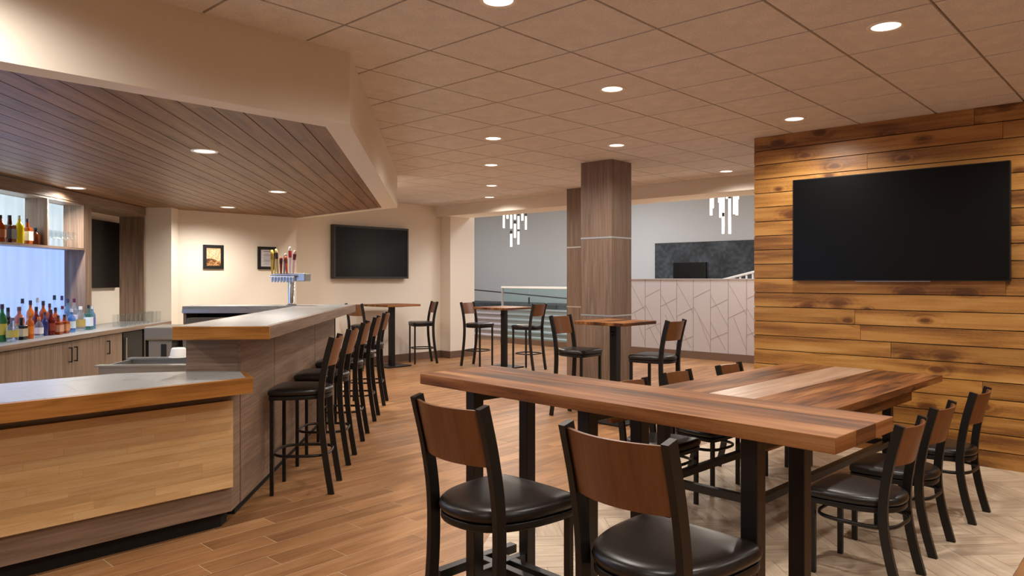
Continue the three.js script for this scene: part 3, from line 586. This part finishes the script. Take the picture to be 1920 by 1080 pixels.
/* ------------------------------------------------------------------ wide dining table */
{
  const g = thing('dining_table', 'wide dining-height table of dark reclaimed boards with a pale middle stripe', 'table', 4.89, 2.04, { turn: THREE.MathUtils.degToRad(-2.6), local: true });
  const hl = 1.44, top = 0.76, th = 0.045;
  const boards = [[-0.6, -0.44, 1], [-0.439, -0.28, 0], [-0.279, -0.111, 1], [-0.11, 0.047, 'p'], [0.048, 0.204, 'p'], [0.205, 0.4, 2], [0.401, 0.6, 1]];
  for (const [z0, z1, k] of boards) bx(g, 'top_board', k === 'p' ? M.pale : M.table[k], -hl, hl, top - th, top, z0, z1, { grain: 'x', r: 0.002 });
  for (const z of [-0.5, 0.5]) bx(g, 'apron', M.table[2], -hl + 0.2, hl - 0.45, top - th - 0.1, top - th, z - 0.02, z + 0.02, { grain: 'x' });
  const L = 0.06;
  for (const x of [-1.05, 0.98]) {
    for (const z of [-0.36, 0.24]) bx(g, 'leg', M.iron, x - L / 2, x + L / 2, 0, top - th, z - L / 2, z + L / 2, { r: 0.004 });
    bx(g, 'cross_bar', M.iron, x - 0.022, x + 0.022, 0.26, 0.305, -0.36 + L / 2, 0.24 - L / 2, { r: 0.003 }); bx(g, 'top_bar', M.iron, x - 0.025, x + 0.025, top - th - 0.04, top - th, -0.48, 0.48, { r: 0.003 });
  }
  for (const z of [-0.36, 0.24]) bx(g, 'stretcher', M.iron, -1.05 + L / 2, 0.98 - L / 2, 0.26, 0.305, z - 0.022, z + 0.022, { r: 0.003 });
}

/* ------------------------------------------------------------------ bottles */
const lat = (pts, n = 20) => new THREE.LatheGeometry(pts.map((p) => new THREE.Vector2(...p)), n);
const bottleShape = {
  round: (r, h) => [[0.001, 0], [r * 0.94, 0], [r, 0.006], [r, h * 0.58], [r * 0.9, h * 0.66], [r * 0.42, h * 0.76], [r * 0.34, h * 0.8], [r * 0.34, h * 0.93], [0.001, h * 0.93]],
  wine: (r, h) => [[0.001, 0], [r, 0.004], [r, h * 0.55], [r * 0.85, h * 0.64], [r * 0.38, h * 0.74], [r * 0.36, h * 0.93], [0.001, h * 0.93]],
  squat: (r, h) => [[0.001, 0], [r * 0.9, 0], [r, 0.01], [r * 1.05, h * 0.35], [r, h * 0.6], [r * 0.6, h * 0.72], [r * 0.35, h * 0.78], [r * 0.35, h * 0.92], [0.001, h * 0.92]],
};
const gl = (c, tr = 0.75) => phy({ color: c, transmission: tr, thickness: 0, roughness: 0.08, ior: 1.45 });
const BM = { amber: gl(0xb4571c, 0.45), orange: gl(0xe0792a, 0.4), red: gl(0x7a1d16, 0.4), green: gl(0x3f8a4e, 0.6), black: std({ color: 0x100d10, roughness: 0.15 }), clear: gl(0xeef6fb, 0.92), blue: gl(0x9cc8ee, 0.85), teal: gl(0x8fc7c0, 0.85), violet: gl(0x4a4f9e, 0.6), yellow: gl(0xd9c816, 0.45), brown: gl(0x5a2a12, 0.35), pink: gl(0xd88a72, 0.6) };
const matc = new Map(); const flat = (c) => { if (!matc.has(c)) matc.set(c, std({ color: c, roughness: 0.5 })); return matc.get(c); };
function bottle(s, t, y, kind, r, h, mat, cap, lab, label, group) {
  const [b, a] = D(s, t), g = thing('bottle', label, 'bottle', b, a, { y, local: true, group });
  if (kind === 'square') { const q = mesh('glass', mergeGeometries([new RoundedBoxGeometry(r * 2, h * 0.66, r * 2, 2, r * 0.25).flat0().translate(0, h * 0.33, 0), new THREE.CylinderGeometry(r * 0.34, r * 0.5, h * 0.28, 16).flat0().translate(0, h * 0.79, 0)]), mat, g); q.rotation.y = -DIAG; }
  else mesh('glass', lat(bottleShape[kind](r, h)), mat, g);
  const c = mesh('cap', new THREE.CylinderGeometry(r * 0.38, r * 0.4, h * 0.13, 14), flat(cap), g); c.position.y = h * 0.94;
  if (lab) {
    const l = kind === 'square' ? mesh('paper_label', new THREE.BoxGeometry(r * 2.03, h * 0.36, r * 2.03), flat(lab), g) : mesh('paper_label', new THREE.CylinderGeometry(r * (kind === 'squat' ? 1.06 : 1.015), r * (kind === 'squat' ? 1.06 : 1.015), h * 0.3, 20, 1, true), flat(lab), g);
    l.position.y = h * 0.33; if (kind === 'square') l.rotation.y = -DIAG;
  }
}
const sAt = (px, t) => { const u = (px - 960) / 1366, e = YAW - DIAG; return t * (Math.cos(e) - Math.sin(e) * u) / (u * Math.cos(e) + Math.sin(e)); };   // where a row at t meets a line of sight in plan
const G1 = 'bottles on the back bar top';
[ // px in the photograph fixes the order along the counter; t = row
  [4, -4.05, 'round', 0.038, 0.33, 'green', 0x3a1a30, 0xb8a53c, 'green bottle with a yellow-green label and purple cap'],
  [15, -4.15, 'wine', 0.036, 0.29, 'black', 0x18131a, 0, 'plain black bottle beside the green bottle'],
  [23, -3.96, 'squat', 0.046, 0.21, 'clear', 0x6a5a70, 0xb8a850, 'squat clear bottle with a round olive label'],
  [36, -4.16, 'round', 0.045, 0.29, 'pink', 0x75545a, 0xd8873a, 'rosy bottle with a wide orange label'],
  [42, -4.27, 'round', 0.037, 0.36, 'clear', 0x2c2c44, 0, 'tall clear bottle with a dark cap behind the rosy bottle'],
  [40, -4.0, 'square', 0.038, 0.2, 'black', 0x0c0a0c, 0xbdae90, 'square black bottle with a tan label'],
  [57, -4.26, 'round', 0.037, 0.34, 'orange', 0x22263c, 0xe8a36a, 'orange spirit bottle with a navy cap at the back'],
  [56, -3.99, 'round', 0.034, 0.24, 'orange', 0xd08030, 0xd88020, 'bright orange bottle in the front row'],
  [68, -4.15, 'wine', 0.037, 0.28, 'red', 0x1d1018, 0, 'dark red bottle with a black cap'],
  [70, -4.3, 'round', 0.035, 0.36, 'clear', 0xb4b8b0, 0, 'tall clear bottle with a grey-green cap'],
  [73, -4.0, 'squat', 0.036, 0.19, 'clear', 0xc87848, 0xe6e4ec, 'short bottle with a white label and copper cap'],
  [81, -4.22, 'round', 0.038, 0.33, 'amber', 0x2a2a3a, 0, 'plain amber bottle with a dark cap'],
  [84, -4.04, 'wine', 0.03, 0.23, 'violet', 0x2a2440, 0, 'slim violet-blue bottle in the front row'],
  [93, -4.22, 'round', 0.034, 0.3, 'amber', 0x3a2440, 0xc89058, 'amber bottle with a tan label and purple cap'],
  [95, -4.03, 'round', 0.04, 0.25, 'red', 0x401818, 0x8a3020, 'deep red bottle with a brick red label'],
  [102, -4.29, 'round', 0.037, 0.38, 'clear', 0x102a34, 0, 'tall clear bottle with a black-green cap'],
  [104, -4.14, 'round', 0.037, 0.26, 'amber', 0x1c1c26, 0xd8804a, 'amber bottle with a salmon label and black cap'],
  [109, -4.0, 'square', 0.036, 0.19, 'amber', 0x50241c, 0xcf9a80, 'square amber bottle with a pink label'],
  [121, -4.02, 'square', 0.036, 0.19, 'amber', 0x3a1c14, 0xc07e46, 'square amber bottle with a brown label'],
  [116, -4.3, 'round', 0.036, 0.37, 'clear', 0x3c2c5c, 0, 'tall clear bottle with a violet cap'],
  [117, -4.16, 'round', 0.037, 0.27, 'clear', 0x5c1440, 0xdfe4f4, 'clear bottle with a magenta cap and white label'],
  [127, -4.22, 'round', 0.039, 0.34, 'blue', 0x202c50, 0, 'pale blue bottle with a navy cap'],
  [134, -4.03, 'round', 0.038, 0.24, 'blue', 0xc8d8e8, 0xd0e4ee, 'short pale blue bottle with an icy label'],
  [139, -4.2, 'round', 0.037, 0.34, 'clear', 0x54143c, 0xe4c8d0, 'clear bottle with a wine-red cap and pink label'],
  [151, -4.03, 'squat', 0.045, 0.26, 'clear', 0xe2e8e8, 0xb8a05c, 'wide clear bottle with a gold arched label'],
  [153, -4.22, 'round', 0.036, 0.33, 'clear', 0xeef2f4, 0, 'clear bottle with a white cap near the pilaster'],
  [166, -4.04, 'square', 0.034, 0.27, 'teal', 0x1c2434, 0xd8e2ea, 'square teal bottle with a silver label'],
  [173, -4.08, 'round', 0.033, 0.25, 'blue', 0xb8c0d4, 0x5a64a8, 'blue bottle with an indigo label at the end of the row'],
].forEach(([px, t, k, r, h, m, cap, lab, label]) => bottle(sAt(px, t), t, CT, k, r, h, BM[m], cap, lab, label, G1));
const G2 = 'bottles in the upper cubby', CY = 1.832;
[[0, 'squat', 0.045, 0.25, 'amber', 0x2a1830, 0xc07850, 'amber cubby bottle with a plum cap and copper label'], [18, 'square', 0.042, 0.26, 'brown', 0x1c2c3c, 0x2c1c14, 'dark brown cubby bottle with a navy stopper'], [36, 'round', 0.04, 0.27, 'yellow', 0xb8c8c0, 0, 'bright yellow-green cubby bottle'], [51, 'square', 0.036, 0.25, 'amber', 0x26262e, 0xd8c8b8, 'cubby bottle with a cream label and black cap'], [66, 'squat', 0.045, 0.17, 'brown', 0x24303a, 0, 'squat brown cubby bottle'], [80, 'square', 0.032, 0.15, 'brown', 0x181010, 0x3a1c10, 'small dark brown cubby bottle beside the divider']]
  .forEach(([px, k, r, h, m, cap, lab, label]) => { const t = -4.22; bottle(sAt(px, t), t, CY, k, r, h, BM[m], cap, lab, label, G2); });

/* ------------------------------------------------------------------ glassware */
const wineGeo = { bowl: lat([[0.004, 0.075], [0.02, 0.083], [0.034, 0.1], [0.037, 0.13], [0.031, 0.165], [0.0305, 0.166]], 18), stem: lat([[0.004, 0.004], [0.0035, 0.04], [0.004, 0.079]], 10), foot: lat([[0.001, 0], [0.033, 0], [0.033, 0.0015], [0.006, 0.005], [0.001, 0.006]], 18) };
const tumGeo = lat([[0.001, 0], [0.028, 0], [0.03, 0.004], [0.0355, 0.136], [0.036, 0.14]], 18);
{
  const r = rng(12), G = 'stemmed glasses in the cubby';
  for (let i = 0; i < 6; i++) for (const t of [-4.28, -4.19]) { const s = 7.75 + i * 0.095, [b, a] = D(s, t), g = thing('wine_glass', 'clear stemmed glass standing in the open cubby beside the bottles', 'glass', b, a, { y: CY, local: true, group: G }); for (const k of ['bowl', 'stem', 'foot']) mesh(k, wineGeo[k], M.clear, g); g.rotation.y = r() * 6; }
  const G3 = 'tumblers on the back bar top';
  for (let i = 0; i < 9; i++) for (let k = 0; k < 2; k++) { const s = 8.7 + i * 0.122 + k * 0.05, t = -3.87 - k * 0.11, [b, a] = D(s, t), g = mesh(numbered('tumbler'), tumGeo, M.clear, scene); g.position.set(b, CT, -a); tag(g, 'clear tumbler standing in the double row beyond the bottles', 'glass', G3); }
}

/* ------------------------------------------------------------------ tap tower */
{
  const [s0, t0] = [7.95, -1.8], g = dthing('tap_tower', 'polished steel beer tap tower with coloured handles on the bar', 'beer tap', s0, t0, { y: 1.212, local: true });
  const col = mesh('column', lat([[0.001, 0], [0.055, 0], [0.055, 0.012], [0.034, 0.02], [0.034, 0.26], [0.001, 0.26]], 24), M.chrome, g);
  const head = mesh('head', new RoundedBoxGeometry(0.1, 0.09, 0.46, 3, 0.012), M.steel, g); head.position.y = 0.3; head.rotation.y = 1.05;
  const cols = [[0xd8b84a, 0xb8902a], [0xe0c878, 0xa89858], [0xd9c080, 0x50301c], [0x8a2c18, 0x5a2012], [0x9a9a90, 0x444440], [0xc8552c, 0x7a3018], [0xf0e8e4, 0xc03040], [0xe4b8b4, 0x701828]].reverse();
  cols.forEach(([c, d], i) => {
    const u = -0.09 + i * 0.042, dir = new THREE.Vector3(Math.sin(1.05), 0, Math.cos(1.05)), out = new THREE.Vector3(-Math.cos(1.05), 0, Math.sin(1.05));
    const p = dir.clone().multiplyScalar(-u).addScaledVector(out, 0.07);
    const f = mesh('faucet', mergeGeometries([new THREE.CylinderGeometry(0.011, 0.009, 0.06, 10).translate(0, -0.035, 0), new THREE.CylinderGeometry(0.013, 0.013, 0.05, 10).rotateZ(Math.PI / 2).rotateY(1.05 + Math.PI / 2)]), M.chrome, g); f.position.copy(p).setY(0.31);
    const hh = [0.25, 0.29, 0.19, 0.22, 0.18, 0.27, 0.24, 0.26][i], hd = mesh('tap_handle', lat([[0.001, 0], [0.008, 0], [0.011, 0.03], [0.016, hh * 0.6], [0.018, hh * 0.9], [0.008, hh], [0.001, hh]], 12), flat(c), g);
    hd.position.copy(p).setY(0.335); hd.rotation.z = 0.08 * ((i % 3) - 1);
    const bd = mesh('band', new THREE.CylinderGeometry(0.0185, 0.0165, hh * 0.25, 12), flat(d), hd); bd.position.y = hh * 0.72;
  });
}

/* ------------------------------------------------------------------ equipment behind the bar */
{
  const f = dthing('bar_fridge', 'black under-counter bar fridge with a vent grille', 'fridge', 8.9, -4.1);
  bx(f, 'body', M.black, -4.42, -3.86, 0.04, 0.885, 8.6, 9.12, { r: 0.008 }); bx(f, 'door', M.black, -3.86, -3.83, 0.36, 0.88, 8.61, 9.11, { r: 0.006 });
  for (let i = 0; i < 5; i++) bx(f, 'vent_slat', M.bezelG, -3.858, -3.835, 0.08 + i * 0.05, 0.1 + i * 0.05, 8.64, 9.08);
  bx(f, 'handle', M.steel, -3.83, -3.81, 0.5, 0.82, 8.64, 8.66); bx(f, 'foot', M.black, -4.3, -3.95, 0, 0.04, 8.65, 9.05);
  const w = dthing('glass_washer', 'black and grey glass washer with an open front under the counter', 'glass washer', 9.5, -4.1);
  bx(w, 'body', M.black, -4.42, -3.95, 0.04, 0.885, 9.16, 9.84, { r: 0.008 }); bx(w, 'hood', M.bezelG, -3.95, -3.81, 0.8, 0.885, 9.16, 9.84, { r: 0.01 });
  for (const s of [9.16, 9.5, 9.8]) bx(w, 'upright', M.bezelG, -3.95, -3.83, 0.04, 0.8, s, s + 0.04); bx(w, 'tray', M.steel, -3.95, -3.84, 0.12, 0.15, 9.2, 9.8); bx(w, 'foot', M.black, -4.3, -3.95, 0, 0.04, 9.2, 9.8);
  const k = dthing('bar_sink', 'stainless steel underbar sink behind the low counter', 'sink', 6.3, -2.5);
  bx(k, 'apron', M.steel, -2.85, -2.12, 0.62, 0.8, 5.98, 6.0); bx(k, 'apron', M.steel, -2.85, -2.12, 0.62, 0.8, 6.55, 6.57); bx(k, 'side', M.steel, -2.85, -2.83, 0.62, 0.8, 6.0, 6.55); bx(k, 'side', M.steel, -2.14, -2.12, 0.62, 0.8, 6.0, 6.55); bx(k, 'basin_floor', M.steel, -2.83, -2.14, 0.62, 0.64, 6.0, 6.55); bx(k, 'rim', M.steel, -2.87, -2.1, 0.8, 0.812, 5.96, 6.05); bx(k, 'rim', M.steel, -2.87, -2.1, 0.8, 0.812, 6.5, 6.6);
  for (const t of [-2.83, -2.16]) for (const s of [6.0, 6.52]) bx(k, 'leg', M.steel, t, t + 0.03, 0, 0.62, s, s + 0.03);
  const c = dthing('steel_cabinet', 'narrow stainless steel cabinet with a dark slot beside the sink', 'cabinet', 7.5, -3.0);
  bx(c, 'body', M.greySteel, -3.02, -2.8, 0.05, 0.9, 7.32, 7.68, { r: 0.006 }); bx(c, 'cap', M.greySteel, -3.05, -2.77, 0.9, 1.03, 7.28, 7.7, { r: 0.02 }); bx(c, 'slot', M.black, -2.9, -2.85, 0.35, 0.86, 7.314, 7.322); bx(c, 'base', M.black, -3.0, -2.82, 0, 0.05, 7.36, 7.64);
  const bl = dthing('plastic_tub', 'upturned white plastic tub on the sink edge', 'tub', 6.53, -2.44, { y: 0.812, local: true });
  mesh('shell', lat([[0.001, 0], [0.075, 0], [0.07, 0.02], [0.06, 0.075], [0.05, 0.085], [0.001, 0.088]], 24), M.white, bl); mesh('lip', new THREE.TorusGeometry(0.075, 0.006, 8, 28).rotateX(Math.PI / 2).translate(0, 0.006, 0), M.white, bl);
}

/* ------------------------------------------------------------------ lobby */
{
  const g = thing('half_wall', 'white lobby half wall of panels with angled inlaid lines', 'partition', 12.3, 6.2, { kind: 'structure' });
  bx(g, 'core', M.inlay, 12.32, 12.46, 0, 1.48, 2.6, 8.3); bx(g, 'plinth', M.base, 12.29, 12.32, 0, 0.14, 2.6, 8.3); bx(g, 'cap', M.panelW, 12.28, 12.48, 1.48, 1.495, 2.6, 8.3);
  const w = 0.35, r = rng(19); let k = 0;
  for (let a = 2.6; a < 8.25; a += w, k++) {
    const a1 = Math.min(8.3, a + w);
    bx(g, 'panel', M.panelW, 12.302, 12.32, 0.14, 1.48, a + 0.004, a1 - 0.004);
    // inlaid lines: steep down strokes in every panel, gentle up strokes across
    const line = (aA, yA, aB, yB) => { const L = Math.hypot(aB - aA, yB - yA), m = mesh('inlay_line', new THREE.BoxGeometry(0.004, L, 0.009), M.inlay, g); m.position.set(12.3005 - 12.3, (yA + yB) / 2, -((aA + aB) / 2 - 6.2)); m.rotation.x = Math.atan2(-(aB - aA), yB - yA); };
    const q = (k % 3) * 0.22;
    line(a + w, 1.42 - q, a, 0.85 - q); if (k % 2) line(a + w * 0.7, 0.8, a, 0.22); else line(a + w, 0.7, a + 0.05, 0.2);
    line(a, 0.95 + q * 0.8, a + w, 0.78 + q * 0.8); if (k % 2 === 0) line(a, 0.42 + q * 0.5, a + w, 0.27 + q * 0.5);
  }
}
{
  const g = thing('stair_rail', 'sloping white stair handrail with dark balusters above the half wall', 'handrail', 12.9, 5.5);
  const a0 = 6.6, a1 = 4.6, y = (a) => 1.45 + (a0 - a) * 0.235;
  const L = Math.hypot(a0 - a1, y(a1) - y(a0)), m = mesh('handrail', new RoundedBoxGeometry(0.05, 0.045, L, 2, 0.01), M.white, g); m.position.set(0, (y(a0) + y(a1)) / 2, -((a0 + a1) / 2 - 5.5)); m.rotation.x = -Math.atan2(y(a1) - y(a0), a0 - a1);
  for (let i = 0; i < 16; i++) { const a = a0 - 0.08 - i * (a0 - a1 - 0.16) / 15; bx(g, 'baluster', M.white, 12.885, 12.915, 0, y(a) - 0.015, a - 0.015, a + 0.015); }
}
{
  const g = thing('slate_panel', 'large dark slate panel on the lobby wall', 'wall panel', 15.98, 7.6); bx(g, 'slate', M.slate, 15.965, 15.998, 0.6, 2.37, 3.0, 9.9);
  bx(g, 'edge_strip', M.bezelG, 15.96, 15.998, 2.37, 2.385, 3.0, 9.9);
}
{ // stairs rising away behind the glass
  const g = thing('staircase', 'pale lobby staircase rising beyond the glass railing', 'stairs', 13.2, 11.2, { kind: 'structure' });
  for (let i = 0; i < 6; i++) { bx(g, 'riser', M.inlay, 12.75 + i * 0.3, 12.78 + i * 0.3, 0.0, 0.115 * (i + 1) - 0.03, 8.9, 17.9); bx(g, 'tread', M.panelW, 12.72 + i * 0.3, 13.06 + i * 0.3, 0.115 * (i + 1) - 0.03, 0.115 * (i + 1), 8.9, 17.9); }
  bx(g, 'landing', M.slate, 14.58, 15.98, 0.69, 0.8, 8.9, 17.9);
  const r1 = (aA, yA, aB, yB, n) => { const L = Math.hypot(aA - aB, yA - yB), m = mesh(n, new THREE.BoxGeometry(0.03, 0.03, L), M.bezelG, g); m.position.set(15.0 - 13.2, (yA + yB) / 2, -((aA + aB) / 2 - 11.2)); m.rotation.x = -Math.atan2(yB - yA, aA - aB); };
  r1(17.2, 1.26, 9.6, 0.72 + 0.12, 'handrail'); for (const [a, y] of [[17.1, 1.25], [13.3, 0.98], [9.7, 0.84]]) bx(g, 'rail_post', M.bezelG, 14.985, 15.015, 0.8, y, a - 0.015, a + 0.015);
}
{
  const g = thing('glass_railing', 'clear glass railing with a pale top rail before the stairs', 'railing', 12.35, 10.2);
  const cuts = [8.55, 9.35, 10.15, 10.95, 11.75];
  for (let i = 0; i + 1 < cuts.length; i++) bx(g, 'glass_pane', M.glass, 12.344, 12.356, 0.12, 1.27, cuts[i] + 0.012, cuts[i + 1] - 0.012);
  bx(g, 'top_rail', M.white, 12.32, 12.38, 1.27, 1.315, 8.5, 11.8, { r: 0.006 }); bx(g, 'bottom_rail', M.base, 12.3, 12.4, 0, 0.12, 8.5, 11.8); for (const a of [8.5, 11.76]) bx(g, 'end_post', M.brushed, 12.33, 12.37, 0.12, 1.27, a, a + 0.04);
  const s = thing('table_lamp', 'small black lantern standing on the glass railing top', 'lantern', 12.35, 8.98, { y: 1.315, local: true }); mesh('body', lat([[0.001, 0], [0.05, 0], [0.045, 0.02], [0.05, 0.1], [0.001, 0.1]], 16), M.black, s); mesh('cap', lat([[0.001, 0.1], [0.062, 0.1], [0.06, 0.125], [0.001, 0.13]], 16), M.black, s);
}
function chandelier(label, b, a, list, sc) {
  const g = thing('pendant_chandelier', label, 'chandelier', b, a, { y: 2.0, local: true });
  const glow = std({ color: 0xffffff, emissive: 0xfff4e2, emissiveIntensity: 1.7 });
  mesh('canopy', new THREE.CylinderGeometry(0.32, 0.32, 0.05, 40), M.bezelG, g).position.y = 1.775;
  list.forEach(([x, top, bot], i) => {
    const z = 0.16 * Math.sin(i * 2.3), l = top - bot, dx = x * CY0, dz = x * SY0;
    const X = dx + z * SY0, Z = dz - z * CY0;
    const t = mesh('glass_tube', new THREE.CylinderGeometry(0.021, 0.021, l, 14), glow, g); t.position.set(X, (top + bot) / 2 - 2.0, Z);
    const c = mesh('tube_cap', new THREE.CylinderGeometry(0.024, 0.024, 0.06, 14), M.bezelG, g); c.position.set(X, top + 0.03 - 2.0, Z);
    const w = 3.76 - top - 0.06; const wire = mesh('cord', new THREE.CylinderGeometry(0.003, 0.003, w, 6), M.black, g); wire.position.set(X, top + 0.06 + w / 2 - 2.0, Z);
  });
  const p = new THREE.PointLight(0xfff0dc, 3.0, 0, 2); p.position.set(0, -0.1, 0); p.shadow.radius = 6; p.castShadow = true; p.name = 'lamp_light'; g.add(p);
}
const CY0 = Math.cos(YAW), SY0 = Math.sin(YAW);
{
  const mk = (px, cx, d) => px.map(([x, t, b]) => [(x / 2.7 + 820 - cx) * d / 1366, EYE + (522 - (t / 2.7 + 300)) * d / 1366, EYE + (522 - (b / 2.7 + 300)) * d / 1366]);
  chandelier('pendant cluster of glowing tubes above the half wall', 11.0, 5.5, mk([[1385, 185, 280], [1402, 150, 240], [1418, 155, 295], [1435, 130, 212], [1450, 185, 340], [1465, 200, 335], [1480, 120, 190], [1497, 180, 275], [1513, 120, 200], [1530, 185, 275], [1433, 290, 375], [1482, 285, 372]], 1360, 11.8));
  chandelier('pendant cluster of glowing tubes above the glass railing', 11.0, 10.15, mk([[332, 278, 345], [350, 235, 295], [369, 282, 350], [388, 240, 300], [406, 284, 350], [425, 240, 310], [444, 282, 350], [388, 325, 395], [369, 375, 440], [406, 360, 425]], 963, 15));
}
{ // daylight-white ceiling panels of the lobby
  for (const [b, a] of [[11.2, 3.6], [11.2, 7.6], [11.2, 11.8], [12.6, 15.4], [13.2, 4.4], [13.6, 10.2]]) {
    const g = thing('ceiling_panel_light', 'square white light panel in the high lobby ceiling', 'light panel', b, a, { y: 3.78, local: true, group: 'lobby ceiling panels' });
    bx(g, 'frame', M.rim, -0.47, 0.47, 3.785, 3.8, -0.47, 0.47); bx(g, 'diffuser', std({ color: 0xffffff, emissive: 0xe8f1ff, emissiveIntensity: 2 }), -0.44, 0.44, 3.775, 3.785, -0.44, 0.44);
    const L = new THREE.RectAreaLight(LAMP.cool, LAMP.lobby, 0.88, 0.88); L.position.y = -0.012; L.rotation.x = -Math.PI / 2; L.name = 'panel_light'; L.castShadow = true; g.add(L);
  }
}

scene.traverse((o) => { if (o.isMesh) { o.castShadow = true; o.receiveShadow = true; } });
renderer.render(scene, camera);
